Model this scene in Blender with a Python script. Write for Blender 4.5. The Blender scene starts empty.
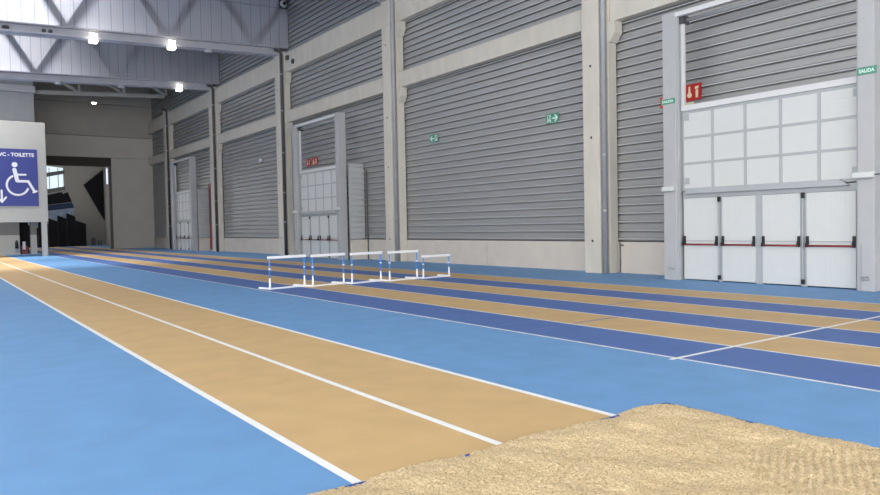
import bpy, math, random
from mathutils import Vector, Matrix, noise
random.seed(7)
S = bpy.context.scene
COL = S.collection

# ------------------------------------------------------------------ camera
cam_d = bpy.data.cameras.new('camera')
cam = bpy.data.objects.new('camera', cam_d)
COL.objects.link(cam)
R_ = Vector((0.80988609, -0.58624075, -0.02015711))
U_ = Vector((0.03514523, 0.01419383, 0.99928142))
F_ = Vector((0.58553338, 0.81001254, -0.0320989))
m = Matrix.Identity(4)
for i in range(3):
    m[i][0] = R_[i]; m[i][1] = U_[i]; m[i][2] = -F_[i]
m[2][3] = 1.6
cam.matrix_world = m
cam_d.lens = 29.06
cam_d.sensor_width = 36
cam_d.clip_start = 0.05
cam_d.clip_end = 400
S.camera = cam

# ------------------------------------------------------------------ world, light, exposure
world = bpy.data.worlds.new('daylight')
S.world = world
world.use_nodes = True
bg = world.node_tree.nodes['Background']
bg.inputs['Color'].default_value = (0.95, 0.97, 1.0, 1)
bg.inputs['Strength'].default_value = 2.1
S.view_settings.view_transform = 'Standard'
S.view_settings.look = 'None'
S.view_settings.gamma = 1
S.view_settings.exposure = 0.55
S.cycles.use_denoising = True
S.cycles.max_bounces = 8
S.cycles.diffuse_bounces = 5


def area(name, loc, direction, sx, sy, power, color, spread=180):
    d = bpy.data.lights.new(name, 'AREA')
    d.shape = 'RECTANGLE'
    d.size = sx; d.size_y = sy
    d.energy = power; d.color = color
    d.spread = math.radians(spread)
    o = bpy.data.objects.new(name, d)
    o.location = loc
    o.rotation_euler = Vector(direction).to_track_quat('-Z', 'Y').to_euler()
    COL.objects.link(o)
    return o


# daylight coming in through the glazed front of the hall, behind and to the left of the camera
area('daylight_front', (2, -13, 6), (0.15, 1, -0.12), 26, 9, 2000, (1.0, 0.985, 0.96))
area('daylight_left', (-14, 4, 6), (1, 0.15, -0.1), 24, 8, 1250, (1.0, 0.985, 0.96))
# added area lamps over the skylight slots, brightening the two big roof girders
area('skylight_fill_front', (-1.5, 40.5, 16.6), (0, 0, -1), 16, 5, 2200, (1.0, 0.99, 0.98), 105)
area('skylight_fill_rear', (-1.5, 52.2, 16.6), (0, 0, -1), 16, 3.4, 1400, (1.0, 0.99, 0.98), 100)


# ------------------------------------------------------------------ materials
def lin(c):
    return tuple(((v / 255) / 12.92 if v / 255 <= 0.04045 else ((v / 255 + 0.055) / 1.055) ** 2.4) for v in c)


def mat(name, rgb, rough=0.6, metal=0.0, var=0.06, scale=3.0, bump=0.0, bscale=60, spec=0.5, stretch=None, detail=4):
    """principled material whose colour varies a little with noise; rgb is the sRGB colour of the thing"""
    M = bpy.data.materials.new(name)
    M.use_nodes = True
    nt = M.node_tree
    b = nt.nodes['Principled BSDF']
    b.inputs['Roughness'].default_value = rough
    b.inputs['Metallic'].default_value = metal
    b.inputs['Specular IOR Level'].default_value = spec
    tc = nt.nodes.new('ShaderNodeTexCoord')
    mp = nt.nodes.new('ShaderNodeMapping')
    if stretch:
        mp.inputs['Scale'].default_value = stretch
    nt.links.new(tc.outputs['Object'], mp.inputs['Vector'])
    n = nt.nodes.new('ShaderNodeTexNoise')
    n.inputs['Scale'].default_value = scale
    n.inputs['Detail'].default_value = detail
    nt.links.new(mp.outputs['Vector'], n.inputs['Vector'])
    r = nt.nodes.new('ShaderNodeValToRGB')
    c = lin(rgb)
    r.color_ramp.elements[0].position = 0.3
    r.color_ramp.elements[1].position = 0.7
    r.color_ramp.elements[0].color = (*[max(0, v * (1 - var)) for v in c], 1)
    r.color_ramp.elements[1].color = (*[min(1, v * (1 + var)) for v in c], 1)
    nt.links.new(n.outputs['Fac'], r.inputs['Fac'])
    nt.links.new(r.outputs['Color'], b.inputs['Base Color'])
    if bump:
        n2 = nt.nodes.new('ShaderNodeTexNoise')
        n2.inputs['Scale'].default_value = bscale
        n2.inputs['Detail'].default_value = 3
        nt.links.new(tc.outputs['Object'], n2.inputs['Vector'])
        bp = nt.nodes.new('ShaderNodeBump')
        bp.inputs['Strength'].default_value = bump
        bp.inputs['Distance'].default_value = 0.02
        nt.links.new(n2.outputs['Fac'], bp.inputs['Height'])
        nt.links.new(bp.outputs['Normal'], b.inputs['Normal'])
    return M


def emis(name, rgb, strength):
    M = bpy.data.materials.new(name)
    M.use_nodes = True
    b = M.node_tree.nodes['Principled BSDF']
    b.inputs['Base Color'].default_value = (*lin(rgb), 1)
    b.inputs['Emission Color'].default_value = (*lin(rgb), 1)
    b.inputs['Emission Strength'].default_value = strength
    return M


RUB = dict(rough=0.55, var=0.06, scale=2.2, bump=0.15, bscale=180, spec=0.35)
M_BLUE = mat('track_rubber_blue', (108, 155, 202), **RUB)
M_TAN = mat('track_rubber_ochre', (205, 172, 122), **RUB)
M_DARK = mat('track_rubber_dark_blue', (82, 112, 172), **RUB)
M_LINE = mat('white_line_paint', (240, 240, 238), rough=0.5, var=0.05, scale=8)
M_LINE2 = mat('thin_line_paint', (226, 226, 225), rough=0.5, var=0.12, scale=5)
M_FAINT = mat('faded_line_paint', (104, 125, 178), rough=0.6, var=0.05)
M_CONC = mat('concrete', (206, 199, 186), rough=0.85, var=0.06, scale=2.2, bump=0.2, bscale=25, spec=0.2, stretch=(1, 1, 0.35))
M_PLINTH = mat('plinth_concrete', (208, 198, 186), rough=0.85, var=0.05, scale=1.6, bump=0.1, bscale=20, spec=0.2)
M_FARW = mat('grey_render', (178, 173, 163), rough=0.9, var=0.05, scale=0.7, spec=0.2)
M_CLAD = mat('grey_cladding', (165, 164, 162), rough=0.40, metal=0.3, var=0.04, scale=1.2, spec=0.5, stretch=(1, 0.3, 4))
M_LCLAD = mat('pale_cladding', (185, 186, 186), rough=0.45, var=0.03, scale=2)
M_STEEL = mat('grey_painted_steel', (176, 176, 176), rough=0.45, var=0.03, scale=3)
M_LSTEEL = mat('light_painted_steel', (214, 213, 212), rough=0.5, var=0.02, scale=2)
M_WHITE = mat('white_panel', (208, 209, 206), rough=0.4, var=0.015, scale=3)
M_FRAME = mat('aluminium_frame', (172, 175, 176), rough=0.4, var=0.03, scale=5)
M_BLACK = mat('black_plastic', (28, 29, 32), rough=0.5, var=0.1)
M_RED = mat('red_enamel', (132, 42, 46), rough=0.4, var=0.05)
M_SRED = mat('red_sign', (190, 38, 28), rough=0.5, var=0.05)
M_CREAM = mat('sign_cream', (240, 226, 186), rough=0.5, var=0.03)
M_GREEN = mat('green_sign', (84, 142, 118), rough=0.5, var=0.04)
M_MINT = mat('pale_green_sign', (214, 244, 230), rough=0.5, var=0.02)
M_PIPE = mat('drain_pipe_grey', (158, 160, 163), rough=0.4, var=0.04, scale=4)
M_DPIPE = mat('dark_grey_pipe', (70, 72, 76), rough=0.5, var=0.05)
M_BOARD = mat('white_board', (174, 172, 166), rough=0.6, var=0.02, scale=1.5)
M_SBLUE = mat('sign_blue', (54, 62, 132), rough=0.5, var=0.03, scale=2)
M_SWHITE = mat('sign_white', (226, 226, 228), rough=0.5, var=0.02)
M_GIRDER = mat('girder_grey', (176, 175, 182), rough=0.5, var=0.05, scale=2)
M_CHORD = mat('painted_truss_steel', (195, 193, 186), rough=0.6, var=0.04)
M_FARW_LIT = mat('grey_render_lit', (200, 194, 184), rough=0.9, var=0.04, scale=0.7, spec=0.2)  # lighter copy of the grey render, with lighting painted in
M_DBROWN = mat('dark_brown_steel', (58, 52, 46), rough=0.7, var=0.06)
M_GJAMB = mat('dark_jamb_grey', (104, 100, 95), rough=0.7, var=0.05)
M_ROOF = mat('roof_deck', (120, 120, 124), rough=0.7, var=0.04)
M_DRAPE = mat('black_fabric', (20, 20, 24), rough=0.95, var=0.2, scale=4)
M_NAVY = mat('navy_fabric', (46, 62, 92), rough=0.9, var=0.15, scale=3)
M_PALEBLUE = mat('pale_blue_panel', (150, 168, 190), rough=0.7, var=0.2, scale=2)
M_HBLUE = mat('hurdle_blue', (72, 142, 222), rough=0.4, var=0.04)
M_HWHITE = mat('hurdle_white', (242, 243, 244), rough=0.45, var=0.02)
M_PITB = mat('pit_edging_blue', (40, 78, 150), rough=0.6, var=0.06)
M_LAMP = emis('lamp_glow', (255, 250, 236), 6)
M_LAMP2 = emis('pendant_glow', (255, 244, 220), 9)
M_LENS = mat('grey_lens', (190, 190, 194), rough=0.25, var=0.03)
M_DOORGREY = mat('plain_grey', (120, 118, 116), rough=0.8, var=0.05)


def sand_material():
    M = bpy.data.materials.new('sand')
    M.use_nodes = True
    nt = M.node_tree
    b = nt.nodes['Principled BSDF']
    b.inputs['Roughness'].default_value = 0.95
    b.inputs['Specular IOR Level'].default_value = 0.1
    tc = nt.nodes.new('ShaderNodeTexCoord')
    n1 = nt.nodes.new('ShaderNodeTexNoise'); n1.inputs['Scale'].default_value = 75; n1.inputs['Detail'].default_value = 6
    n1.inputs['Roughness'].default_value = 0.75
    n2 = nt.nodes.new('ShaderNodeTexNoise'); n2.inputs['Scale'].default_value = 3.5; n2.inputs['Detail'].default_value = 4
    for n in (n1, n2):
        nt.links.new(tc.outputs['Object'], n.inputs['Vector'])
    r = nt.nodes.new('ShaderNodeValToRGB')
    e = r.color_ramp.elements
    e[0].position = 0.36; e[0].color = (*lin((140, 112, 72)), 1)
    e[1].position = 0.62; e[1].color = (*lin((246, 226, 186)), 1)
    x = r.color_ramp.elements.new(0.45); x.color = (*lin((221, 194, 150)), 1)
    nt.links.new(n1.outputs['Fac'], r.inputs['Fac'])
    mx = nt.nodes.new('ShaderNodeMix'); mx.data_type = 'RGBA'; mx.blend_type = 'MULTIPLY'
    mx.inputs['Factor'].default_value = 0.35
    r2 = nt.nodes.new('ShaderNodeValToRGB')
    r2.color_ramp.elements[0].position = 0.35; r2.color_ramp.elements[0].color = (0.8, 0.77, 0.7, 1)
    r2.color_ramp.elements[1].position = 0.6; r2.color_ramp.elements[1].color = (1, 1, 1, 1)
    nt.links.new(n2.outputs['Fac'], r2.inputs['Fac'])
    nt.links.new(r.outputs['Color'], mx.inputs['A'])
    nt.links.new(r2.outputs['Color'], mx.inputs['B'])
    nt.links.new(mx.outputs['Result'], b.inputs['Base Color'])
    bp = nt.nodes.new('ShaderNodeBump'); bp.inputs['Strength'].default_value = 0.9; bp.inputs['Distance'].default_value = 0.015
    nt.links.new(n1.outputs['Fac'], bp.inputs['Height'])
    nt.links.new(bp.outputs['Normal'], b.inputs['Normal'])
    return M


def poly_material():
    """multiwall polycarbonate sheet: milky, half translucent, a darker joint at each sheet edge and fine ribs"""
    M = bpy.data.materials.new('polycarbonate_sheet')
    M.use_nodes = True
    nt = M.node_tree
    for n in list(nt.nodes):
        nt.nodes.remove(n)
    out = nt.nodes.new('ShaderNodeOutputMaterial')
    tc = nt.nodes.new('ShaderNodeTexCoord')
    sep = nt.nodes.new('ShaderNodeSeparateXYZ')
    nt.links.new(tc.outputs['Object'], sep.inputs[0])

    def math_(op, a, b=None):
        n = nt.nodes.new('ShaderNodeMath'); n.operation = op
        for k, v in enumerate((a, b)):
            if v is None: continue
            if isinstance(v, (int, float)): n.inputs[k].default_value = v
            else: nt.links.new(v, n.inputs[k])
        return n.outputs[0]
    fr = math_('FRACT', math_('DIVIDE', sep.outputs[0], 0.56))
    joint = math_('LESS_THAN', fr, 0.07)
    fr2 = math_('FRACT', math_('DIVIDE', sep.outputs[0], 0.14))
    rib = math_('MULTIPLY', math_('LESS_THAN', fr2, 0.2), 0.25)
    fac = math_('MAXIMUM', joint, rib)
    mix = nt.nodes.new('ShaderNodeMix'); mix.data_type = 'RGBA'
    mix.inputs['A'].default_value = (*lin((238, 238, 242)), 1)
    mix.inputs['B'].default_value = (*lin((196, 197, 210)), 1)
    nt.links.new(fac, mix.inputs['Factor'])
    d = nt.nodes.new('ShaderNodeBsdfDiffuse')
    t = nt.nodes.new('ShaderNodeBsdfTranslucent')
    g = nt.nodes.new('ShaderNodeBsdfTransparent')
    nt.links.new(mix.outputs['Result'], d.inputs['Color'])
    nt.links.new(mix.outputs['Result'], t.inputs['Color'])
    g.inputs['Color'].default_value = (0.9, 0.9, 0.92, 1)
    m1 = nt.nodes.new('ShaderNodeMixShader'); m1.inputs[0].default_value = 0.72
    nt.links.new(d.outputs[0], m1.inputs[1]); nt.links.new(t.outputs[0], m1.inputs[2])
    m2 = nt.nodes.new('ShaderNodeMixShader'); m2.inputs[0].default_value = 0.18
    nt.links.new(m1.outputs[0], m2.inputs[1]); nt.links.new(g.outputs[0], m2.inputs[2])
    nt.links.new(m2.outputs[0], out.inputs['Surface'])
    return M


M_SAND = sand_material()
M_POLY = poly_material()

# ------------------------------------------------------------------ builders
ORIG = {}


def origin(o):
    v = Vector((0, 0, 0))
    while o is not None:
        v += o.location
        o = o.parent
    return v


def tag(o, label=None, cat=None, group=None, kind=None):
    for k, v in (('label', label), ('category', cat), ('group', group), ('kind', kind)):
        if v: o[k] = v
    return o


def thing(name, loc, label, cat, group=None, kind=None):
    o = bpy.data.objects.new(name, None)
    o.empty_display_size = 0.2
    o.location = loc
    COL.objects.link(o)
    return tag(o, label, cat, group, kind)


class MB:
    """collects geometry in world coordinates, links it as one mesh object"""
    def __init__(s):
        s.v = []; s.f = []; s.mi = []

    def add(s, vs, fs, mi=0):
        b = len(s.v)
        s.v += [tuple(p) for p in vs]
        for f in fs:
            s.f.append(tuple(b + i for i in f)); s.mi.append(mi)
        return s

    def box(s, x0, x1, y0, y1, z0, z1, mi=0):
        vs = [(x, y, z) for z in (z0, z1) for y in (y0, y1) for x in (x0, x1)]
        return s.add(vs, [(0, 2, 3, 1), (4, 5, 7, 6), (0, 1, 5, 4), (2, 6, 7, 3), (0, 4, 6, 2), (1, 3, 7, 5)], mi)

    def prism(s, pts, fn, d0, d1, mi=0):
        """pts: 2-D outline, fn(u, v, d) -> world point"""
        n = len(pts)
        vs = [fn(u, v, d0) for u, v in pts] + [fn(u, v, d1) for u, v in pts]
        fs = [tuple(range(n))[::-1], tuple(range(n, 2 * n))]
        fs += [(i, (i + 1) % n, n + (i + 1) % n, n + i) for i in range(n)]
        return s.add(vs, fs, mi)

    def tube(s, pts, r, n=10, mi=0, caps=True):
        pts = [Vector(p) for p in pts]
        rings = []
        for i, p in enumerate(pts):
            a = pts[max(i - 1, 0)]; b = pts[min(i + 1, len(pts) - 1)]
            t = (b - a).normalized()
            up = Vector((0, 0, 1)) if abs(t.z) < 0.9 else Vector((1, 0, 0))
            e1 = t.cross(up).normalized(); e2 = t.cross(e1).normalized()
            rr = r[i] if isinstance(r, (list, tuple)) else r
            rings.append([p + e1 * rr * math.cos(2 * math.pi * k / n) + e2 * rr * math.sin(2 * math.pi * k / n) for k in range(n)])
        vs = [v for rg in rings for v in rg]
        fs = []
        for i in range(len(pts) - 1):
            for k in range(n):
                fs.append((i * n + k, i * n + (k + 1) % n, (i + 1) * n + (k + 1) % n, (i + 1) * n + k))
        if caps:
            fs.append(tuple(range(n))[::-1]); fs.append(tuple((len(pts) - 1) * n + k for k in range(n)))
        return s.add(vs, fs, mi)

    def bar(s, a, b, w, h, mi=0):
        """rectangular bar from a to b"""
        a = Vector(a); b = Vector(b); t = (b - a).normalized()
        up = Vector((0, 0, 1)) if abs(t.z) < 0.95 else Vector((1, 0, 0))
        e1 = t.cross(up).normalized() * w / 2; e2 = e1.cross(t).normalized() * h / 2
        vs = [p + sx * e1 + sy * e2 for p in (a, b) for sx, sy in ((-1, -1), (1, -1), (1, 1), (-1, 1))]
        return s.add(vs, [(0, 3, 2, 1), (4, 5, 6, 7), (0, 1, 5, 4), (1, 2, 6, 5), (2, 3, 7, 6), (3, 0, 4, 7)], mi)

    def build(s, name, mats, parent=None, loc=None, bevel=0, smooth=False):
        if not isinstance(mats, (list, tuple)): mats = [mats]
        if parent is not None:
            off = origin(parent)
        else:
            off = Vector(loc) if loc is not None else Vector((0, 0, 0))
        me = bpy.data.meshes.new(name)
        me.from_pydata([tuple(Vector(v) - off) for v in s.v], [], s.f)
        for mm in mats: me.materials.append(mm)
        me.polygons.foreach_set('material_index', s.mi)
        if smooth:
            me.polygons.foreach_set('use_smooth', [True] * len(me.polygons))
        me.update()
        o = bpy.data.objects.new(name, me)
        COL.objects.link(o)
        if parent is not None: o.parent = parent
        else: o.location = off
        import bmesh
        bm = bmesh.new(); bm.from_mesh(me); bmesh.ops.recalc_face_normals(bm, faces=bm.faces); bm.to_mesh(me); bm.free()
        if bevel:
            md = o.modifiers.new('bevel', 'BEVEL'); md.width = bevel; md.segments = 2; md.limit_method = 'ANGLE'
        return o


def copy_tree(o, parent=None):
    c = o.copy(); COL.objects.link(c); c.parent = parent
    for ch in list(o.children):
        copy_tree(ch, c)
    return c


def text_geo(body, size, bold=0.0):
    cu = bpy.data.curves.new('lettering', 'FONT')
    cu.body = body; cu.size = size; cu.offset = bold
    cu.align_x = 'LEFT'; cu.resolution_u = 3
    o = bpy.data.objects.new('lettering', cu)
    COL.objects.link(o)
    bpy.context.view_layer.update()
    me = bpy.data.meshes.new_from_object(o.evaluated_get(bpy.context.evaluated_depsgraph_get()))
    vs = [v.co.copy() for v in me.vertices]; fs = [tuple(p.vertices) for p in me.polygons]
    bpy.data.objects.remove(o); bpy.data.meshes.remove(me); bpy.data.curves.remove(cu)
    return vs, fs


# frames for signs: (u, v, d) with d out of the wall
def on_right(x, y, z):
    return lambda u, v, d: (x - d, y - u, z + v)


def on_front(x, y, z):
    return lambda u, v, d: (x + u, y - d, z + v)


def rect(u0, v0, u1, v1):
    return [(u0, v0), (u1, v0), (u1, v1), (u0, v1)]


def disc(u, v, r, n=20):
    return [(u + r * math.cos(2 * math.pi * k / n), v + r * math.sin(2 * math.pi * k / n)) for k in range(n)]


def stroke(mb, fn, pts, w, d0, d1):
    for a, b in zip(pts, pts[1:]):
        a = Vector(a); b = Vector(b); t = (b - a).normalized(); n = Vector((-t.y, t.x)) * w / 2
        mb.prism([a - n, b - n, b + n, a + n], fn, d0, d1)
    for p in pts:
        mb.prism(disc(p[0], p[1], w / 2, 10), fn, d0, d1 + 0.0002)


# ------------------------------------------------------------------ dimensions
XW = 17.45            # cladding plane of the right wall
XC = 16.80            # column faces
XB = 17.08            # beam faces
COLS = [3, 15.08, 27, 39, 51, 63]
LANES = [7.0 + 1.168 * i for i in range(7)]
RUN = [2.13, 3.32, 4.54]
Y_END = 92.0
PIT = (1.44, 5.2, -6.0, 3.86)

# ------------------------------------------------------------------ floor
xs = [-24, PIT[0]]
lw = 0.055
for x in RUN: xs += [x - 0.034, x + 0.034]
for x in LANES: xs += [x - lw / 2, x + lw / 2]
xs += [PIT[1], XW + 0.1, 6.87]
xs = sorted(xs)
LINE_Y = 5.04
ys = [-16, PIT[3], LINE_Y - 0.03, LINE_Y + 0.03, Y_END]
fl = MB()
for i in range(len(xs) - 1):
    for j in range(len(ys) - 1):
        x0, x1, y0, y1 = xs[i], xs[i + 1], ys[j], ys[j + 1]
        cx, cy = (x0 + x1) / 2, (y0 + y1) / 2
        if PIT[0] < cx < PIT[1] and PIT[2] < cy < PIT[3]:
            continue
        mi = 0
        if RUN[0] < cx < RUN[2] and cy > PIT[3]: mi = 1
        for k in range(6):
            if LANES[k] < cx < LANES[k + 1]: mi = 2 if k % 2 == 0 else 1
        if any(abs(cx - x) < 0.03 for x in RUN) and cy > PIT[3]: mi = 3
        if any(abs(cx - x) < 0.03 for x in LANES): mi = 4
        if abs(cy - LINE_Y) < 0.031 and 6.7 < cx < LANES[6] + 0.03: mi = 3
        fl.add([(x0, y0, 0), (x1, y0, 0), (x1, y1, 0), (x0, y1, 0)], [(0, 1, 2, 3)], mi)
# faded staggered marks painted across the sprint lanes
for (x0, x1, y) in ((7.05, 8.12, 7.76), (8.25, 9.3, 7.82), (9.4, 10.45, 7.86), (7.2, 8.1, 8.45), (10.55, 11.6, 9.1), (11.75, 12.75, 9.2)):
    fl.add([(x0, y, 0.0015), (x1, y, 0.0015), (x1, y + 0.05, 0.0015), (x0, y + 0.05, 0.0015)], [(0, 1, 2, 3)], 5)
tag(fl.build('floor', [M_BLUE, M_TAN, M_DARK, M_LINE, M_LINE2, M_FAINT]), kind='structure',
    label='sports hall floor of blue, ochre and dark blue running lanes with white lines', cat='floor')


# ------------------------------------------------------------------ right wall: cladding over a concrete plinth
def clad_profile(z0, z1, pitch=0.263, deep=0.10):
    pts = [(0.0, z0)]
    z = z0
    while z < z1 - 0.01:
        for dx, dz in ((-deep, 0.002), (-deep, 0.050), (0.040, 0.051), (0.042, 0.084), (0.0, 0.115), (0.0, 0.262)):
            pts.append((dx, min(z + dz, z1)))
        z += pitch
    return pts


def clad(mb, x, y0, y1, z0, z1):
    prof = clad_profile(z0, z1)
    vs = []
    for dx, z in prof:
        vs += [(x - dx, y0, z), (x - dx, y1, z)]
    for i in range(len(prof) - 1):      # paler nose on every profile paints in its light-catching edge
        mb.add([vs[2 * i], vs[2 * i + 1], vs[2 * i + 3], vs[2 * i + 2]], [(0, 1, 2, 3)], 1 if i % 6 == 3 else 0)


wr = MB()
clad(wr, XW, -16, Y_END, 0.98, 16.0)
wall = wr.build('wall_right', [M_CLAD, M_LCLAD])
tag(wall, 'long right wall of horizontal grey ribbed cladding above a pale concrete plinth', 'wall', kind='structure')
MB().box(XW + 0.12, XW + 0.3, -16, Y_END, 0, 16).build('backing', M_ROOF, wall)
pl = MB()
for k in range(-2, 16):       # precast plinth panels, six metres each, with open joints
    y0 = 3 + 6 * k
    pl.box(XW - 0.06, XW + 0.055, y0 + 0.01, min(y0 + 5.99, Y_END), 0, 0.955)
pl.build('plinth', M_PLINTH, wall)

# ------------------------------------------------------------------ far wall with its wide opening
YF = 69.9
fw = MB()
fw.box(13.85, XW + 0.05, YF, YF + 0.4, 0, 8.25, 1)                      # pier beside the opening, its brighter light put into the colour
fw.box(6.9, XW + 0.05, YF - 0.25, YF + 0.4, 8.25, 10.12, 1)             # first course over the opening, painted as better lit
fw.box(6.9, XW + 0.05, YF - 0.25, YF + 0.4, 10.16, 13.0)
fw.box(6.9, XW + 0.05, YF - 0.25, YF + 0.4, 13.04, 16.0)
fw.box(-24, 6.9, YF - 0.25, YF + 0.4, 0, 16.0)
far = tag(fw.build('wall_far', [M_FARW, M_FARW_LIT]), 'grey far wall of wide panels above a dark opening', 'wall', kind='structure')
MB().box(6.9, 13.85, YF - 0.05, YF + 0.5, 7.48, 8.249).build('lintel', M_DBROWN, far)
MB().box(13.62, 13.85, YF - 0.02, YF + 0.42, 0, 7.48).build('jamb', M_GJAMB, far)

# unseen left wall; its open part and upper band are shaped for the light
tag(MB().box(-14.4, -14, 23, Y_END, 0, 16).box(-14.4, -14, -16, 23, 10.5, 16).build('wall_left_unseen', M_DOORGREY), 'plain left wall out of view', 'wall', kind='structure')
# roof deck; skylight slots placed and sized to light girders and end wall
rf = MB()
ry = [-16] + [v for c in COLS[:5] for v in (c - 1.5, c + 3.0)] + [76, 84] + [Y_END]
for a, b in zip(ry[::2], ry[1::2]):
    rf.box(-24, XW + 0.5, a, b, 16.0, 16.3)
rf.box(7.0, XW + 0.5, -16, Y_END, 16.31, 16.5)
rf.box(-24, -13, -16, Y_END, 16.31, 16.4)
tag(rf.build('ceiling', M_ROOF), 'grey roof deck with skylight slots placed for the light', 'ceiling', kind='structure')
tag(MB().box(-14, XW + 0.3, -16.4, -16, 10.5, 16).build('wall_front_added_band', M_DOORGREY), 'added wall band over the glazed front, out of view', 'wall', kind='structure')  # unseen band added to keep front daylight off the upper walls
# hall beyond the opening
tag(MB().box(5, XW + 0.3, Y_END, Y_END + 0.3, 0, 16).box(XW - 0.15, XW - 0.09, YF + 0.6, Y_END, 0, 16).build('wall_back', M_FARW), 'pale end wall of the space beyond the opening', 'wall', kind='structure')
tag(MB().box(-24, 5, 78, 78.3, 0, 16).build('wall_side', M_FARW), 'dim wall behind the toilet block', 'wall', kind='structure')

# ------------------------------------------------------------------ columns, pipes, beams
NM = {15.08: 'nearest', 27: 'second nearest', 39: 'third nearest', 51: 'fourth nearest', 63: 'farthest'}
WHERE_C = {15.08: 'between the green exit signs and the large gate',
           27: 'left of the two green exit signs',
           39: 'just left of the middle gate',
           51: 'just right of the farthest gate',
           63: 'left of the farthest gate near the far wall'}
for c in COLS[1:]:
    y0, y1 = c - 0.28, c + 0.38
    top = 11.75
    y2 = y0 - 0.2
    t = thing('concrete_column', (17.1, c, 0), 'pale concrete column, %s, %s' % (NM[c], WHERE_C[c]), 'column', 'concrete columns of the right wall')
    MB().box(XC, XW - 0.07, y0, y1, 0, top).build('shaft', M_CONC, t, bevel=0.015)
    MB().box(XC + 0.22, XW - 0.07, y2, y0, 0, top - 0.1).build('rear_shaft', M_CONC, t, bevel=0.01)
    for zb in (7.66, 10.54):        # corbels that carry the beams on both sides
        for sy in (-1, 1):
            yy = y2 if sy < 0 else y1
            pr = [(0, 0), (0, -0.62), (sy * 0.04, -0.62), (sy * 0.24, -0.36), (sy * 0.24, 0)]
            MB().prism(pr, lambda u, v, d, yy=yy, zb=zb: (d, yy + u, zb + v), XB - 0.06, XW - 0.07).build('corbel', M_CONC, t, bevel=0.01)
    ch = MB()
    for k, z in enumerate((1.0, 4.2, 6.4, 9.6)):
        ch.tube([(XC - 0.004, c + 0.05, z), (XC + 0.01, c + 0.05, z)], 0.045, 10)
    ch.build('lifting_socket', M_DPIPE, t)
    p = thing('drain_pipe', (XC + 0.15, y0 - 0.1, 0), 'grey vertical drain pipe on the side of the %s concrete column' % NM[c], 'pipe', 'drain pipes beside the columns')
    mb = MB().tube([(XC + 0.10, y0 - 0.095, 0.0), (XC + 0.10, y0 - 0.095, 11.55), (XC + 0.08, y0 - 0.05, 11.75), (XC - 0.25, y0 + 0.05, 11.84)], 0.08, 14)
    mb.build('pipe', M_PIPE if c < 39 else M_DPIPE, p, smooth=True)
    for z in (1.9, 3.6, 5.9, 8.3, 10.4):
        MB().tube([(XC + 0.10, y0 - 0.095, z), (XC + 0.10, y0 - 0.095, z + 0.07)], 0.093, 14).box(XC + 0.09, XC + 0.17, y0 - 0.05, y0 - 0.001, z, z + 0.07).build('bracket', M_PIPE, p)

BAYN = {3: 'over the large white gate at right', 15.08: 'over the bay with two green exit signs', 27: 'over the middle gate',
        39: 'over the bay between the middle and farthest gates', 51: 'over the farthest gate', 63: 'against the far wall'}
for i, c in enumerate(COLS):
    ya = c + 0.39 if c > 3 else c - 3
    yb = (COLS[i + 1] - 0.49) if i < 5 else YF - 0.27
    for (z0, z1, nm) in ((7.66, 8.33, 'lower'), (10.54, 11.62, 'upper')):
        if c == 3 and nm == 'upper':
            continue
        b1 = 8.66 if (c == 3) else z1
        o = MB().box(XB, XW - 0.075, ya, yb, z0 + 0.003, b1).build('concrete_beam', M_CONC, loc=(XB, (ya + yb) / 2, z0), bevel=0.012)
        tag(o, '%s horizontal concrete beam %s' % (nm, BAYN[c]), 'beam', 'concrete beams of the right wall')


# ------------------------------------------------------------------ roof trusses
def tz(x):      # bottom chord line: falls slowly away from the wall
    return 11.62 - (17.2 - x) * 0.040


TR = {27: 'nearest, only its lower corner showing at the top of the picture', 39: 'with the round camera and two lit lamps at upper left', 51: 'below and behind the larger one at upper left'}
for c in (27, 39, 51):
    x0, x1 = -13.5, 17.4
    t = thing('roof_girder', (x1, c, 11.6), 'translucent sheeted roof girder, ' + TR[c], 'girder', 'sheeted roof girders')
    a, b = tz(x0), tz(16.95)
    fn = lambda u, v, d: (u, d, v)
    ch = MB().prism([(x0, a - 0.06), (16.95, b - 0.06), (16.95, b + 0.02), (x0, a + 0.02)], fn, c - 0.34, c + 0.30)
    ch.prism([(x0, a + 0.02), (16.95, b + 0.02), (16.95, b + 0.34), (x0, a + 0.34)], fn, c - 0.10, c + 0.10)
    ch.prism([(x0, a + 0.34), (x1, b + 0.36), (x1, b + 0.42), (x0, a + 0.40)], fn, c - 0.34, c + 0.30)
    ch.build('bottom_chord', M_GIRDER, t)
    sh = MB().prism([(x0, a + 0.41), (x1 + 0.02, b + 0.43), (x1 + 0.02, 15.4), (x0, 15.0)], fn, c - 0.345, c - 0.33)
    sh.build('sheet_facing', M_POLY, t)
    MB().box(x1, x1 + 0.03, c - 0.345, c + 0.34, b + 0.43, 15.4).build('end_trim', M_DPIPE, t)
    MB().prism([(x0, 15.0), (x1, 15.4), (x1, 15.65), (x0, 15.3)], fn, c - 0.3, c + 0.3).build('top_chord', M_GIRDER, t)
    rail = MB().prism([(x0, a + 2.55), (x1, b + 2.6), (x1, b + 2.64), (x0, a + 2.59)], fn, c - 0.36, c - 0.345).build('sheet_rail', M_GIRDER, t)
    ax = 15.3
    while ax > -12:
        for s in (-1, 1):
            MB().bar((ax + s * 0.1, c - 0.26, tz(ax) + 0.42), (ax + s * 2.25, c - 0.26, 15.2), 0.13, 0.34).build('diagonal', M_ROOF, t)
        ax -= 4.7

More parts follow.
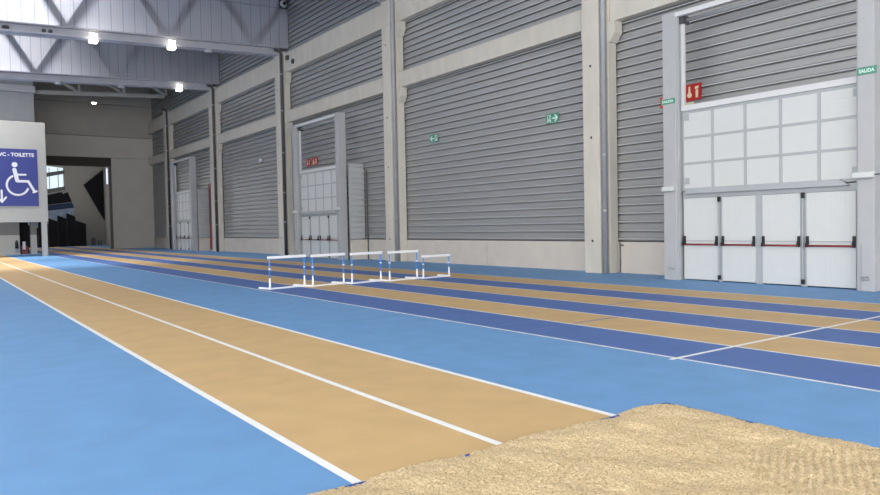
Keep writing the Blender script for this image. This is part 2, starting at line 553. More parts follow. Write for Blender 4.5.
# open lattice truss in front of the far wall
t = thing('lattice_truss', (17.0, 63, 13), 'open grey steel lattice truss with diagonals in front of the far wall', 'truss')
zb = lambda x: 12.45 + (x - 7) * 0.053
zt = lambda x: 13.9 + (x - 7) * 0.06
MB().bar((7.12, 63, zb(7.12)), (16.85, 63, zb(16.85)), 0.2, 0.3).build('bottom_chord', M_CHORD, t)
MB().bar((7.12, 63, zt(7.12)), (16.85, 63, zt(16.85)), 0.2, 0.3).build('top_chord', M_CHORD, t)
for k in range(0, 3):
    xa = 7.0 + k * 3.35 + 0.1
    if xa + 3.2 > 17.2: continue
    MB().bar((xa + 3.2, 63, zb(xa + 3.2) + 0.1), (xa + 3.2, 63, zt(xa + 3.2)), 0.16, 0.2).build('post', M_CHORD, t)
    MB().bar((xa + 1.2, 63, zt(xa + 1.2)), (xa + 3.1, 63, zb(xa + 3.1) + 0.1), 0.16, 0.22).build('diagonal', M_CHORD, t)


# lamps under the girders
def girder_lamp(x, c, lit, label):
    z = tz(x) - 0.06
    t = thing('ceiling_lamp', (x, c - 0.22, z), label, 'lamp', 'lamps under the roof girders')
    MB().box(x - 0.16, x + 0.16, c - 0.34, c - 0.10, z - 0.06, z).build('mount', M_GIRDER, t)
    if lit:
        MB().box(x - 0.18, x + 0.18, c - 0.45, c - 0.05, z - 0.22, z - 0.06).build('lit_housing', M_LAMP, t, bevel=0.03)
        MB().box(x - 0.17, x + 0.17, c - 0.41, c - 0.345, z + 0.06, z + 0.22).build('chord_reflection', M_LAMP, t)  # glowing box standing for the lamp's reflection on the chord
        MB().box(x - 0.13, x + 0.13, c - 0.39, c - 0.345, z - 0.06, z + 0.06).build('bridge', M_GIRDER, t)
    else:
        MB().tube([(x, c - 0.22, z - 0.18), (x, c - 0.22, z - 0.12), (x, c - 0.22, z - 0.06)], [0.2, 0.24, 0.1], 16).build('unlit_dome', M_LENS, t, smooth=True)


girder_lamp(7.04, 38.9, True, 'left lit white lamp under the larger sheeted girder')
girder_lamp(10.8, 38.9, True, 'right lit white lamp under the larger sheeted girder')
girder_lamp(12.75, 38.9, False, 'unlit round lamp under the larger girder just right of the lit pair')
girder_lamp(14.6, 51, True, 'lit white lamp under the lower, farther sheeted girder')
girder_lamp(7.11, 51, False, 'unlit lamp under the lower girder, above the toilet sign')
girder_lamp(10.84, 51, False, 'unlit lamp under the lower girder, midway to its right end')
for x, lb in ((3.34, 'small dark vent on the larger girder flange at the left picture edge'), (5.05, 'small dark vent pair on the larger girder flange left of the lamps')):
    mb = MB()
    for dx in ((-0.06, 0.06) if x < 4 else (-0.14, 0.14)):
        mb.tube([(x + dx, 38.9 - 0.16, tz(x) + 0.12), (x + dx, 38.9 - 0.09, tz(x) + 0.12)], 0.10, 12)
    tag(mb.build('vent_cap', M_DPIPE, loc=(x, 38.7, tz(x) + 0.12)), lb, 'vent')
t = thing('pendant_lamp', (11.37, 63, 12.6), 'small lit pendant lamp hanging from the lattice truss', 'lamp')
MB().tube([(11.37, 63, 12.15), (11.37, 63, zb(11.37) - 0.16)], 0.015, 6).build('rod', M_DPIPE, t)
MB().tube([(11.37, 63, 12.0), (11.37, 63, 12.08), (11.37, 63, 12.18)], [0.24, 0.2, 0.05], 14).build('shade', M_CHORD, t, smooth=True)
MB().tube([(11.37, 63, 11.9), (11.37, 63, 11.995)], [0.12, 0.2], 14).build('bulb', M_LAMP2, t, smooth=True)
# round surveillance camera on the girder face
cx, cz, cy = 17.1, 14.45, 38.9 - 0.26
t = thing('security_camera', (cx, cy, cz), 'round white dome camera with black lens on the girder end at the top', 'camera')
MB().box(cx - 0.24, cx + 0.24, cy - 0.1, cy, cz - 0.26, cz + 0.26).build('mount', M_DPIPE, t, bevel=0.02)
MB().tube([(cx, cy - 0.1, cz), (cx, cy - 0.2, cz), (cx, cy - 0.26, cz)], [0.21, 0.2, 0.13], 20).build('housing', M_LSTEEL, t, smooth=True)
MB().tube([(cx, cy - 0.255, cz), (cx, cy - 0.3, cz)], [0.11, 0.08], 16).build('lens', M_BLACK, t, smooth=True)
# loudspeaker-like box and round cap on the upper beam
MB_ = MB().box(XB - 0.12, XB, 37.9, 38.15, 11.15, 11.4)
tag(MB_.build('junction_box', M_DPIPE, loc=(XB, 38.0, 11.2)), 'dark square junction box on the upper beam right of the third column', 'box')
MB_ = MB().tube([(XB - 0.08, 37.35, 10.95), (XB, 37.35, 10.95)], 0.14, 14)
tag(MB_.build('round_cap', M_DPIPE, loc=(XB, 37.35, 10.95)), 'dark round cap on the upper beam beside the junction box', 'cap')

# ------------------------------------------------------------------ gates
GX = 16.15          # front plane of the gate frames
DX = 16.42          # door plane


def build_gate(label):
    g = thing('sectional_gate', (GX, 9.3, 0), label, 'gate', 'tall gates with emergency doors along the right wall')
    # left jamb, right jamb with guide rails, wide pale jamb beyond
    lj = MB().box(GX, DX + 0.06, 11.60, 12.0, 0, 7.08).build('left_jamb', M_STEEL, g, bevel=0.012)
    MB().box(GX + 0.05, GX + 0.13, 11.56, 11.60, 0, 7.0).box(GX + 0.2, GX + 0.24, 11.57, 11.60, 2.3, 7.0).build('guide_rail', M_FRAME, lj)
    MB().box(GX + 0.20, GX + 0.28, 11.48, 11.57, 4.62, 6.86).build('lit_track', M_LSTEEL, lj)
    rj = MB().box(GX, DX + 0.14, 6.75, 7.08, 0, 7.08).build('right_jamb', M_STEEL, g, bevel=0.012)
    MB().box(GX + 0.05, GX + 0.13, 7.08, 7.12, 0, 7.0).build('guide_rail', M_FRAME, rj)
    hd = MB()
    hd.box(GX + 0.0, GX + 0.12, 7.08, 11.6, 6.93, 7.05)
    hd.build('head_rail', M_LSTEEL, g)
    MB().tube([(GX + 0.3, 7.1, 6.86), (GX + 0.3, 11.56, 6.86)], 0.05, 10).build('spring_shaft', M_STEEL, g, smooth=True)
    MB().box(GX + 0.14, GX + 0.4, 11.44, 11.58, 6.76, 6.96).build('shaft_bearing', M_DPIPE, g)
    # sectional leaf above the doors: 5 by 3 white panels in a light frame
    y0, y1, z0, z1 = 7.10, 11.56, 2.36, 4.62
    lf = MB()
    ny, nz = 5, 3
    yl = [y0 + (y1 - y0) * k / ny for k in range(ny + 1)]
    zl = [2.40, 3.08, 3.76, 4.43]
    for y in yl: lf.box(DX - 0.05, DX + 0.01, max(y - 0.035, y0), min(y + 0.035, y1), z0, z1)
    for z in zl[1:-1]: lf.box(DX - 0.051, DX + 0.009, y0 + 0.001, y1 - 0.001, z - 0.03, z + 0.03)
    lf.box(DX - 0.049, DX + 0.012, y0 + 0.002, y1 - 0.002, 2.36, 2.43).box(DX - 0.049, DX + 0.012, y0 + 0.002, y1 - 0.002, 4.40, 4.60)
    leaf = lf.build('gate_leaf', M_FRAME, g)
    for a in range(ny):
        for b in range(nz):
            pm = MB()
            ya, yb, za, zb_ = yl[a] + 0.036, yl[a + 1] - 0.036, zl[b] + 0.031, zl[b + 1] - 0.031
            n = 6
            for k in range(n):
                h = (zb_ - za) / n
                pm.box(DX - 0.035, DX, ya, yb, za + k * h + 0.004, za + (k + 1) * h - 0.002)
            pm.box(DX - 0.028, DX - 0.001, ya, yb, za, zb_)
            pm.build('panel', M_WHITE, leaf)
    MB().box(DX - 0.1, DX + 0.01, y0, y1, 4.47, 4.61).build('top_edge', M_LSTEEL, leaf)
    MB().prism([(y0 + 0.22, 2.28), (y1 - 0.1, 2.28), (y1 - 0.22, 2.42), (y0 + 0.42, 2.42)], lambda u, v, d: (d, u, v), DX - 0.16, DX - 0.052).build('bottom_edge', M_FRAME, leaf)
    for (y, z) in ((y1 - 0.14, 4.30), (y0 + 0.10, 4.28), (y1 - 0.14, 2.62), (y0 + 0.12, 2.6)):
        MB().box(DX - 0.07, DX - 0.051, y - 0.06, y + 0.06, z - 0.08, z + 0.08).build('hinge_plate', M_FRAME, leaf)
    # four emergency doors
    dz1 = 2.17
    fr = MB()
    for k in range(5):
        fa, fb = ((y0, 7.205), (8.285, 8.415), (9.345, 9.515), (10.415, 10.525), (11.535, y1))[k]
        fr.box(DX - 0.03, DX + 0.04, fa, fb, 0, 2.25)
    fr.box(DX - 0.031, DX + 0.04, y0, y1, dz1, 2.33)
    fr.build('door_frame', M_FRAME, g)
    for k in range(4):
        a, b = ((7.21, 8.28), (8.42, 9.34), (9.52, 10.41), (10.53, 11.53))[k]
        d = MB()
        n = 10
        w = (b - a) / n
        d.box(DX - 0.045, DX, a, b, 0.03, dz1 - 0.01)
        for j in range(n):
            d.box(DX - 0.0475, DX - 0.044, a + j * w + 0.006, a + (j + 1) * w - 0.006, 0.05, dz1 - 0.03)
        door = d.build('exit_door', M_WHITE, g)
        # vertical bolt rods with black ends between the paired leaves
        if k in (0, 2):
            yy = b + 0.068
            MB().box(DX - 0.09, DX - 0.053, yy - 0.012, yy + 0.012, 0.14, 2.1).build('bolt_rod', M_FRAME, door)
            MB().box(DX - 0.11, DX - 0.053, yy - 0.03, yy + 0.03, 0.06, 0.17).build('bolt_foot', M_BLACK, door)
            MB().box(DX - 0.11, DX - 0.053, yy - 0.03, yy + 0.03, 2.04, 2.17).build('bolt_head', M_BLACK, door)
        pb = MB().tube([(DX - 0.11, a + 0.03, 0.95), (DX - 0.11, b - 0.03, 0.95)], 0.024, 10)
        bar = pb.build('push_bar', M_RED, door, smooth=True)
        MB().box(DX - 0.075, DX - 0.053, a + 0.08, b - 0.08, 1.035, 1.055).build('rear_rail', M_FRAME, bar)
        for yy in (a + 0.03, b - 0.03):
            mb = MB().prism([(-0.05, 0.92), (-0.05, 1.17), (-0.085, 1.17), (-0.09, 1.04), (-0.13, 0.98), (-0.13, 0.92)], lambda u, v, dd: (DX + u, dd, v), yy - 0.028, yy + 0.028)
            mb.build('bar_bracket', M_BLACK, bar)
    # chain and latch low on the right jamb
    MB().tube([(GX - 0.03, 7.02, 0.30), (GX - 0.03, 6.86, 0.32), (GX - 0.03, 6.84, 0.26), (GX - 0.03, 6.98, 0.24)], 0.018, 8).tube([(GX - 0.01, 7.0, 0.0), (GX - 0.01, 7.0, 1.0)], 0.012, 8).build('latch', M_PIPE, g)
    MB().tube([(GX - 0.03, 11.68, 0.30), (GX - 0.03, 11.84, 0.33)], 0.02, 8).build('latch', M_PIPE, g)
    return g


g1 = build_gate('large pale grey gate at right with four white doors and red push bars')
for dy, lb in ((23.75, 'middle gate with four white doors, standing between the second and third columns'),
               (47.2, 'farthest small-looking gate with bluish doors near the far wall')):
    c = copy_tree(g1)
    c.location.y += dy
    c['label'] = lb

# box-out side walls beside the gates (the wall steps out to the gate)
for y, lb, zt_ in ((6.62, 'side', 4.6), (30.25, 'side', 4.6), (53.7, 'side', 4.6)):
    mb = MB()
    prof = clad_profile(0.98, zt_, 0.263, 0.03)
    vs = []
    for dx, z in prof: vs += [(GX + 0.42, y - dx, z), (XW - 0.07, y - dx, z)]
    mb.add(vs, [(2 * i, 2 * i + 1, 2 * i + 3, 2 * i + 2) for i in range(len(prof) - 1)])
    mb.box(GX + 0.42, XW - 0.07, y + 0.05, y + 0.1, 0.98, zt_)
    nm = {6.62: 'behind the right post of the large gate', 30.25: 'right of the middle gate', 53.7: 'right of the farthest gate'}[y]
    t = thing('box_out_wall', (GX + 0.6, y, 0), 'short pale ribbed side wall on a concrete base ' + nm, 'partition', 'side walls beside the gates')
    mb.build('ribbed_panel', M_LCLAD, t)
    MB().box(GX + 0.42, XW - 0.065, y - 0.05, y + 0.1, 0, 0.955).build('concrete_base', M_PLINTH, t)
    MB().box(GX + 0.42, XW - 0.07, y - 0.03, y + 0.1, zt_, zt_ + 0.04).build('cap_trim', M_FRAME, t)


# ------------------------------------------------------------------ signs
def text_on(mb, fn, body, size, u, v, d, bold=0.0):
    vs, fs = text_geo(body, size, bold)
    mb.add([fn(u + p.x, v + p.y, d) for p in vs], fs)


def exit_sign(y, z, flip, label):
    w, h = 0.58, 0.34
    fn = on_right(XW - 0.03, y + w / 2, z - h / 2)
    t = thing('exit_sign', (XW, y, z), label, 'sign', 'green exit signs on the wall')
    MB().prism(rect(0, 0, w, h), fn, 0, 0.02).build('sign_plate', M_GREEN, t)
    mb = MB()
    mx = (lambda u: w - u) if flip else (lambda u: u)

    def R(u0, v0, u1, v1): mb.prism(rect(min(mx(u0), mx(u1)), v0, max(mx(u0), mx(u1)), v1), fn, 0.02, 0.026)
    R(0.05, 0.04, 0.07, 0.30); R(0.21, 0.04, 0.23, 0.30); R(0.05, 0.28, 0.23, 0.30)     # doorway
    stroke(mb, fn, [(mx(0.10), 0.07), (mx(0.13), 0.13), (mx(0.15), 0.20)], 0.035, 0.02, 0.026)   # running figure
    stroke(mb, fn, [(mx(0.15), 0.13), (mx(0.18), 0.10), (mx(0.19), 0.06)], 0.025, 0.02, 0.027)
    mb.prism(disc(mx(0.16), 0.245, 0.022, 12), fn, 0.02, 0.027)
    stroke(mb, fn, [(mx(0.32), h / 2), (mx(0.52), h / 2)], 0.055, 0.02, 0.026)
    stroke(mb, fn, [(mx(0.42), 0.27), (mx(0.53), h / 2), (mx(0.42), 0.07)], 0.05, 0.02, 0.027)
    R(0.04 + 0.22, 0.015, 0.60, 0.022)
    mb.build('pictogram', M_MINT, t)


exit_sign(17.4, 5.14, False, 'larger green exit sign with arrow pointing right, nearer on the grey wall')
exit_sign(24.35, 5.22, True, 'smaller-looking green exit sign with arrow pointing left, farther on the grey wall')


def fire_sign(y, z, w, h, label):
    fn = on_right(XW - 0.035, y + w / 2, z - h / 2)
    t = thing('fire_equipment_sign', (XW, y, z), label, 'sign', 'red fire equipment signs')
    MB().prism(rect(0, 0, w, h), fn, 0, 0.02).build('sign_plate', M_SRED, t)
    mb = MB()
    mb.prism(disc(w * 0.27, h * 0.34, w * 0.15, 16), fn, 0.02, 0.026)
    mb.prism([(w * .20, h * .5), (w * .34, h * .5), (w * .31, h * .85), (w * .23, h * .85)], fn, 0.02, 0.027)
    mb.prism(rect(w * 0.66, h * 0.14, w * 0.82, h * 0.62), fn, 0.02, 0.026)
    mb.prism([(w * .62, h * .66), (w * .82, h * .66), (w * .86, h * .84), (w * .62, h * .8)], fn, 0.02, 0.027)
    mb.build('pictogram', M_CREAM, t)


fire_sign(11.92, 5.14, 0.50, 0.46, 'red sign with cream hydrant and extinguisher symbols above the large gate leaf')
fire_sign(12.86, 5.0, 0.30, 0.30, 'sliver of a red sign just left of the large gate post')
fire_sign(35.6, 5.2, 0.62, 0.40, 'red fire sign above the middle gate leaf, right one of the pair')
fire_sign(36.4, 5.2, 0.5, 0.40, 'red fire sign above the middle gate leaf, left one of the pair')
o = MB().box(XW - 0.12, XW - 0.035, 11.9, 12.1, 4.68, 4.86).build('alarm_button', M_CREAM, loc=(XW, 12, 4.75))
tag(o, 'small cream box under the red sign above the large gate', 'box')


def salida(y, z, w, h, label, grp):
    fn = on_right(GX - 0.003, y + w / 2, z - h / 2)
    t = thing('salida_sign', (GX, y, z), label, 'sign', grp)
    MB().prism(rect(0, 0, w, h), fn, 0, 0.012).build('sign_plate', M_GREEN, t)
    mb = MB()
    vs, fs = text_geo('SALIDA', 1.0, 0.03)
    k = w * 0.8 / max(p.x for p in vs)
    mb.add([fn(w * 0.1 + p.x * k, h * 0.28 + p.y * h * 0.66, 0.0135) for p in vs], fs)
    mb.build('lettering', M_MINT, t)


salida(6.89, 4.66, 0.39, 0.16, 'green sign reading SALIDA on the right post of the large gate', 'green salida signs')
salida(11.83, 4.76, 0.44, 0.135, 'green sign reading SALIDA on the left post of the large gate', 'green salida signs')


def emergency_light(y, z, w, label):
    t = thing('emergency_light', (GX, y, z), label, 'lamp', 'white emergency lights on the gate posts')
    MB().box(GX - 0.11, GX - 0.002, y - w / 2, y + w / 2, z - 0.055, z + 0.06).build('housing', M_WHITE, t, bevel=0.01)
    MB().box(GX - 0.10, GX - 0.012, y - w / 2 + 0.02, y + w / 2 - 0.02, z - 0.07, z - 0.056).build('diffuser', M_FRAME, t)


emergency_light(6.93, 2.47, 0.42, 'white emergency light on the right post of the large gate')
emergency_light(11.82, 2.43, 0.34, 'white emergency light on the left post of the large gate')
emergency_light(30.65, 2.47, 0.42, 'white emergency light on the right post of the middle gate')
emergency_light(35.57, 2.43, 0.34, 'white emergency light on the left post of the middle gate')

# conduits
o = MB().tube([(XW - 0.09, 14.52, 0.0), (XW - 0.09, 14.52, 0.93), (XW - 0.09, 14.55, 0.99)], 0.018, 8).tube([(XW - 0.09, 14.52, 0.86), (XW - 0.09, 14.38, 0.86)], 0.018, 8)
tag(o.build('cable_conduit', M_DPIPE, loc=(XW - 0.09, 14.5, 0)), 'thin bent conduit on the plinth right of the nearest column', 'conduit')
o = MB().tube([(XW - 0.09, 29.95, 0.0), (XW - 0.09, 29.95, 4.3)], 0.03, 8)
tag(o.build('cable_conduit', M_DPIPE, loc=(XW - 0.09, 29.95, 0)), 'vertical dark conduit right of the middle gate side wall', 'conduit')
o = MB().tube([(GX - 0.05, 6.72, 2.47), (GX - 0.05, 6.3, 2.47), (GX - 0.03, 6.1, 2.47)], 0.014, 8)
tag(o.build('cable_conduit', M_DPIPE, loc=(GX - 0.05, 6.4, 2.47)), 'thin horizontal conduit from the emergency light at the right picture edge', 'conduit')

# items beside the farthest gate
t = thing('fire_hose_cabinet', (XW - 0.1, 52.75, 0), 'tall narrow red cabinet beside the farthest gate', 'cabinet')
MB().box(XW - 0.30, XW - 0.07, 52.5, 53.0, 0.1, 5.0).build('housing', M_RED, t, bevel=0.01)
MB().box(XW - 0.31, XW - 0.301, 52.6, 52.9, 2.0, 4.6).build('door', M_DPIPE, t)
for (y, z, lb) in ((43.2, 5.9, 'small pale box on the cladding between the middle and farthest gates'), (40.0, 6.2, 'small white box at the left edge of the third column')):
    o = MB().box(XW - 0.2, XW - 0.035, y - 0.15, y + 0.15, z - 0.12, z + 0.12).build('wall_box', M_LSTEEL, loc=(XW, y, z), bevel=0.02)
    tag(o, lb, 'box')

# ------------------------------------------------------------------ toilet block and its sign board
YB = 62.0
tb = MB()
tb.box(-13.9, 5.72, YB, YB + 6, 1.46, 7.0)
tb.box(-13.9, 5.72, YB - 0.02, YB + 6, 0, 1.455, 1)
tb.box(6.45, 6.86, YB, YB + 0.5, 0, 1.455, 1)
tb.box(6.45, 6.86, YB, YB + 0.5, 1.46, 7.0)
blk = thing('toilet_block', (0, YB, 0), 'low grey block with white lower walls behind the sign board', 'building')
tb.build('wall', [M_DOORGREY, M_BOARD], blk)
up = MB()
up.box(-13.9, 7.0, YB, YB + 6, 7.0, 12.2)
for k in range(4): up.box(5.75 + k * 0.32, 5.83 + k * 0.32, YB - 0.05, YB, 8.0, 12.2)
up.build('upper_wall', M_LCLAD, blk)
MB().box(-13.9, 7.1, YB - 0.25, YB + 6, 12.2, 12.7).build('coping', M_LSTEEL, blk, bevel=0.03)
MB().box(-13.9, 6.98, YB + 0.02, YB + 6, 12.7, 15.6).build('parapet', M_LCLAD, blk)
MB().box(5.72, 6.45, YB + 1.5, YB + 1.6, 0, 7.0).build('dark_gap_sheet', M_DRAPE, blk)  # black sheet closes the gap to make it dark
t = thing('fire_extinguisher', (5.5, YB - 0.15, 0.45), 'dark wall extinguisher on the white lower wall under the sign board', 'fire extinguisher')
MB().tube([(5.5, YB - 0.15, 0.45), (5.5, YB - 0.15, 0.92), (5.5, YB - 0.15, 1.02)], [0.11, 0.11, 0.04], 12).build('cylinder', M_BLACK, t, smooth=True)
MB().box(5.46, 5.54, YB - 0.18, YB - 0.021, 1.0, 1.08).build('valve', M_BLACK, t)
t = thing('red_bin', (6.08, YB + 0.9, 0), 'small red bin in the gap under the sign board', 'bin')
MB().box(5.85, 6.32, YB + 0.7, YB + 1.1, 0, 0.62).build('body', M_RED, t, bevel=0.02)
MB().box(5.95, 6.15, YB + 0.65, YB + 0.69, 0.35, 0.95).build('white_notice', M_SWHITE, t)

YS = 55.2
bd = thing('sign_board', (3.5, YS, 0), 'large white board on legs carrying the blue toilet sign', 'sign board')
MB().box(-0.9, 6.84, YS, YS + 0.34, 2.33, 9.08).build('panel', M_BOARD, bd, bevel=0.02)
for x in (-0.75, 6.42): MB().box(x, x + 0.33, YS + 0.01, YS + 0.33, 0, 2.335).build('leg', M_BOARD, bd)
sg = thing('toilet_sign', (3.8, YS, 5.3), 'blue sign with white wheelchair symbol and WC - TOILETTE lettering', 'sign')
fn = on_front(0, YS, 0)
MB().prism(rect(1.6, 3.42, 6.30, 7.24), fn, 0.0, 0.03).build('sign_plate', M_SBLUE, sg)
mb = MB()
vs, fs = text_geo('WC - TOILETTE', 0.50, 0.014)
mxx = max(p.x for p in vs)
sc = (6.12 - 3.96) / mxx
mb.add([fn(3.96 + p.x * sc, 6.74 + p.y * 0.66, 0.033) for p in vs], fs)
mb.build('lettering', M_SWHITE, sg)
fn = on_front(0.22, YS, 0)
ic = MB()
ic.prism(disc(4.74, 6.18, 0.17, 20), fn, 0.03, 0.04)
arc = [(4.88 + 0.63 * math.cos(math.radians(a)), 4.82 + 0.66 * math.sin(math.radians(a))) for a in range(118, 345, 10)]
stroke(ic, fn, arc, 0.13, 0.03, 0.04)
stroke(ic, fn, [(4.72, 5.85), (4.86, 5.12)], 0.24, 0.03, 0.041)
stroke(ic, fn, [(4.86, 5.08), (5.50, 5.08)], 0.17, 0.03, 0.042)
stroke(ic, fn, [(5.50, 5.08), (5.86, 4.38)], 0.16, 0.03, 0.043)
stroke(ic, fn, [(4.84, 5.52), (5.36, 5.52)], 0.12, 0.03, 0.044)
stroke(ic, fn, [(5.78, 4.34), (5.98, 4.42)], 0.12, 0.03, 0.045)
ic.build('wheelchair_symbol', M_SWHITE, sg)
fn = on_front(0, YS, 0)
ar = MB()
stroke(ar, fn, [(4.16, 4.45), (4.16, 3.75)], 0.12, 0.03, 0.04)
stroke(ar, fn, [(3.92, 4.0), (4.16, 3.68), (4.40, 4.0)], 0.11, 0.03, 0.041)
ar.build('down_arrow', M_SWHITE, sg)
lab = MB().tube([(14.65, YF - 0.125, 8.08), (14.65, YF - 0.125, 8.248)], [0.08, 0.12], 12).build('speaker_dome', M_LSTEEL, loc=(14.65, YF, 8.1))
tag(lab, 'small pale fixture below the panel edge on the far wall', 'lamp')

# ------------------------------------------------------------------ beyond the opening
w1 = MB()
w1.prism([(9.4, 5.6), (13.05, 6.5), (13.05, 9.0), (9.4, 9.4)], lambda u, v, d: (u, d, v), Y_END - 0.08, Y_END - 0.01)
win = tag(w1.build('window_1', emis('window_daylight', (205, 220, 228), 0.75)), 'high daylit window seen through the far opening', 'window', kind='structure')
mb = MB()
for x in (10.7, 11.6, 12.5): mb.box(x, x + 0.06, Y_END - 0.14, Y_END - 0.082, 6.0, 9.0)
mb.prism([(9.4, 7.5), (13.2, 8.35), (13.2, 8.75), (9.4, 8.05)], lambda u, v, d: (u, d, v), Y_END - 0.2, Y_END - 0.141)
mb.prism([(9.4, 5.6), (13.2, 6.5), (13.2, 6.9), (9.4, 6.15)], lambda u, v, d: (u, d, v), Y_END - 0.2, Y_END - 0.141)
mb.build('window_frame', M_DOORGREY, win)
o = MB().prism([(15.15, 7.1), (17.25, 8.9), (17.25, 2.9)], lambda u, v, d: (u, d, v), Y_END - 0.3, Y_END - 0.01).build('dark_opening_panel', M_DRAPE, loc=(16, Y_END, 5))  # black sheet stands for a dark opening in the wall
tag(o, 'black triangular panel standing for a dark gap in the wall beyond the opening', 'panel')
o = MB().box(XW - 0.19, XW - 0.155, 84, 90, 7.1, 8.9).build('window_2', emis('window_daylight_small', (210, 222, 240), 0.8))
tag(o, 'narrow bright window at the corner beyond the opening', 'window', kind='structure')
# stepped row of black drapes and the banners above
for k, (xa, xb, z) in enumerate(((8.9, 9.98, 2.5), (10.0, 10.98, 2.9), (11.0, 11.88, 3.2), (11.9, 12.78, 3.5), (12.8, 13.68, 3.75), (13.7, 14.75, 2.9))):
    yb0 = Y_END - 3.2
    mb = MB()
    for q in range(4):
        ua = xa + (xb - xa) * q / 4; ub = xa + (xb - xa) * (q + 1) / 4
        sl = 0.4 / 4
        mb.prism([(ua, 0.002), (ub, 0.002), (ub, z - sl * (q + 1)), (ua, z - sl * q)], lambda u, v, d: (u, d, v), yb0 + 0.05 * (q % 2), yb0 + 0.12 + 0.05 * (q % 2))
    o = mb.build('black_drape', M_DRAPE, loc=((xa + xb) / 2, yb0, 0))
    tag(o, ['black drape panel farthest left behind the opening', 'black drape panel second from left in the stepped row', 'black drape panel third from left in the stepped row',
            'black drape panel fourth from left in the stepped row', 'tallest black drape panel of the stepped row', 'lower black drape panel at the right end of the row'][k], 'drape', 'stepped black drapes beyond the opening')
qf = lambda u, v, d: (u, d, v)
tag(MB().prism([(9.0, 2.1), (13.6, 2.9), (13.7, 4.3), (9.0, 3.7)], qf, Y_END - 2.6, Y_END - 2.5).box(9.6, 9.7, Y_END - 2.59, Y_END - 2.51, 0.002, 3.4).box(13.3, 13.4, Y_END - 2.59, Y_END - 2.51, 0.002, 4.0).build('pale_banner', M_PALEBLUE, loc=(11.5, Y_END - 2.6, 3.5)), 'pale blue banner above the black drapes', 'banner')
tag(MB().prism([(9.0, 3.75), (13.7, 4.35), (13.5, 4.95), (9.0, 4.35)], qf, Y_END - 2.6, Y_END - 2.5).build('navy_banner', M_NAVY, loc=(11.5, Y_END - 2.6, 4.3)), 'navy banner above the pale blue one', 'banner')
tag(MB().prism([(9.0, 4.4), (13.5, 5.0), (13.1, 6.1), (12.6, 5.9), (12.5, 6.1), (9.0, 5.3)], qf, Y_END - 2.6, Y_END - 2.5).build('black_screen', M_DRAPE, loc=(11.5, Y_END - 2.6, 5.3)), 'slanted black screen under the high window', 'screen')
for x, h, lb in ((15.5, 0.9, 'small grey box standing right of the drapes'), (16.2, 0.55, 'low grey box beside the taller one beyond the opening')):
    tag(MB().box(x, x + 0.4, Y_END - 2, Y_END - 1.6, 0.003, h).build('storage_box', M_DOORGREY, loc=(x, Y_END - 2, 0), bevel=0.02), lb, 'box')


# ------------------------------------------------------------------ hurdles
def build_hurdle(h, label, low=False):
    W = 1.17
    t = thing('hurdle', (0, 0, 0), label, 'hurdle', 'row of hurdles standing across the sprint lanes')
    # local: x along the bar, y away from the camera (feet)
    tb = MB().box(-0.02, W + 0.02, -0.02, 0.012, h - 0.072, h)
    tb.build('top_bar', M_HWHITE, t, bevel=0.006)
    MB().box(0.0, W, -0.025, 0.025, 0.003, 0.045).build('base_bar', M_HWHITE, t, bevel=0.006)
    for x in (0.04, W - 0.04):
        MB().box(x - 0.03, x + 0.03, -0.02, 0.50, 0.003, 0.05).build('foot', M_HWHITE, t, bevel=0.008)
        MB().tube([(x, 0, 0.045), (x, 0, 0.10), (x, 0, 0.30)], [0.034, 0.028, 0.022], 12).build('socket', M_HWHITE, t, smooth=True)
        up = MB().tube([(x, 0.0, 0.28), (x, 0.0, h - 0.05)], 0.017, 10).build('upright', M_HBLUE, t, smooth=True)
        MB().box(x - 0.024, x + 0.024, -0.024, 0.024, h * 0.6, h * 0.6 + 0.03).build('height_clip', M_HWHITE, up)
    return t


HL = ['leftmost white and blue hurdle of the row, nearest the light blue floor', 'second hurdle from the left in the row', 'third hurdle from the left in the row', 'fourth hurdle, last of the tall ones, next to the lower hurdle', 'lowest hurdle at the right end of the row']
HP = [(7.15, 17.5, 11), (8.33, 17.42, 13), (9.50, 17.38, 12), (10.70, 17.34, 10), (11.9, 17.38, 9)]
h0 = build_hurdle(0.87, HL[0])
protos = [h0]
for k in (1, 2, 3):
    c = copy_tree(h0); c['label'] = HL[k]; protos.append(c)
protos.append(build_hurdle(0.70, HL[4]))
for o, (x, y, a) in zip(protos, HP):
    o.location = (x, y, 0); o.rotation_euler.z = math.radians(a)

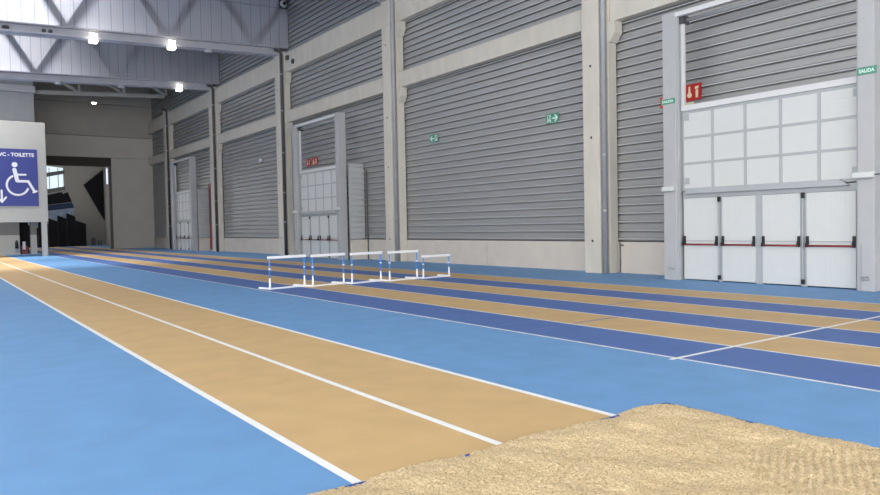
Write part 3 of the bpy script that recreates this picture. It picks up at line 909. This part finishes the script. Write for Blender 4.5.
# ------------------------------------------------------------------ sand pit
x0, x1, y0, y1 = PIT
bdm = MB()
bdm.box(x0 - 0.001, x0 + 0.05, y0, y1, -0.3, 0.006)
bdm.box(x1 - 0.05, x1 + 0.001, y0, y1 - 0.05, -0.3, 0.006)
bdm.box(x0 + 0.05, x1 + 0.001, y1 - 0.05, y1 + 0.001, -0.3, 0.006)
tag(bdm.build('pit_edging', M_PITB, loc=(x0, y0, 0)), 'dark blue rubber edging around the sand pit', 'edging')
mb = MB()
NX, NY = 420, 300
ya, yb = 0.0, y1
X1, Y1 = x1 + 0.012, y1 + 0.012
vs = []
for j in range(NY + 1):
    y = ya + (Y1 - ya) * j / NY
    for i in range(NX + 1):
        x = x0 + (X1 - x0) * i / NX
        e = min(x - x0, X1 - x, Y1 - y)
        edge = min(1, max(0, e) / 0.25)
        wob = 0.5 + 0.5 * noise.noise((x * 2.1, y * 2.1, 3.3))
        z = 0.0095 + 0.022 * noise.noise((x * 2.6 + 4, y * 2.6, 1.3)) * (1 - edge) + 0.038 * edge ** 0.8 * (0.6 + 0.6 * wob)
        z += 0.020 * noise.noise((x * 3, y * 3, 0)) * edge + 0.008 * noise.noise((x * 9, y * 9, 5)) + 0.005 * noise.noise((x * 24, y * 24, 9)) + 0.009 * noise.noise((x * 50, y * 50, 2))
        # shallow scuffs and footprints
        for (fx, fy, fr) in ((4.55, 3.3, 0.16), (3.9, 3.05, 0.2), (4.7, 2.7, 0.12), (3.1, 2.9, 0.18), (4.25, 3.45, 0.12)):
            dd = ((x - fx) ** 2 + (y - fy) ** 2) / (fr * fr)
            if dd < 4: z -= 0.022 * math.exp(-dd * 1.5)
        # rake marks in the right corner
        rk = max(0, 1 - abs(x - 4.45) / 0.55) * max(0, 1 - abs(y - 2.2) / 0.5)
        if rk > 0: z += 0.0045 * min(1, rk * 3) * math.sin((-x * 0.45 + y * 0.9) * 120 + 2 * noise.noise((x * 4, y * 4, 7)))
        rk = max(0, 1 - abs(x - 3.3) / 0.45) * max(0, 1 - abs(y - 3.1) / 0.2)
        if rk > 0: z += 0.004 * min(1, rk * 3) * math.sin((y * 0.9 - x * 0.45) * 95)
        vs.append((x, y, z))
# the sand creeps over the edging here and there
fs = []
for j in range(NY):
    for i in range(NX):
        a = j * (NX + 1) + i
        fs.append((a, a + 1, a + NX + 2, a + NX + 1))
mb.add(vs, fs)
o = mb.build('sand', M_SAND, loc=(3.3, 2, 0), smooth=True)
tag(o, 'pale raked sand filling the long jump pit in the foreground', 'sand', kind='stuff')
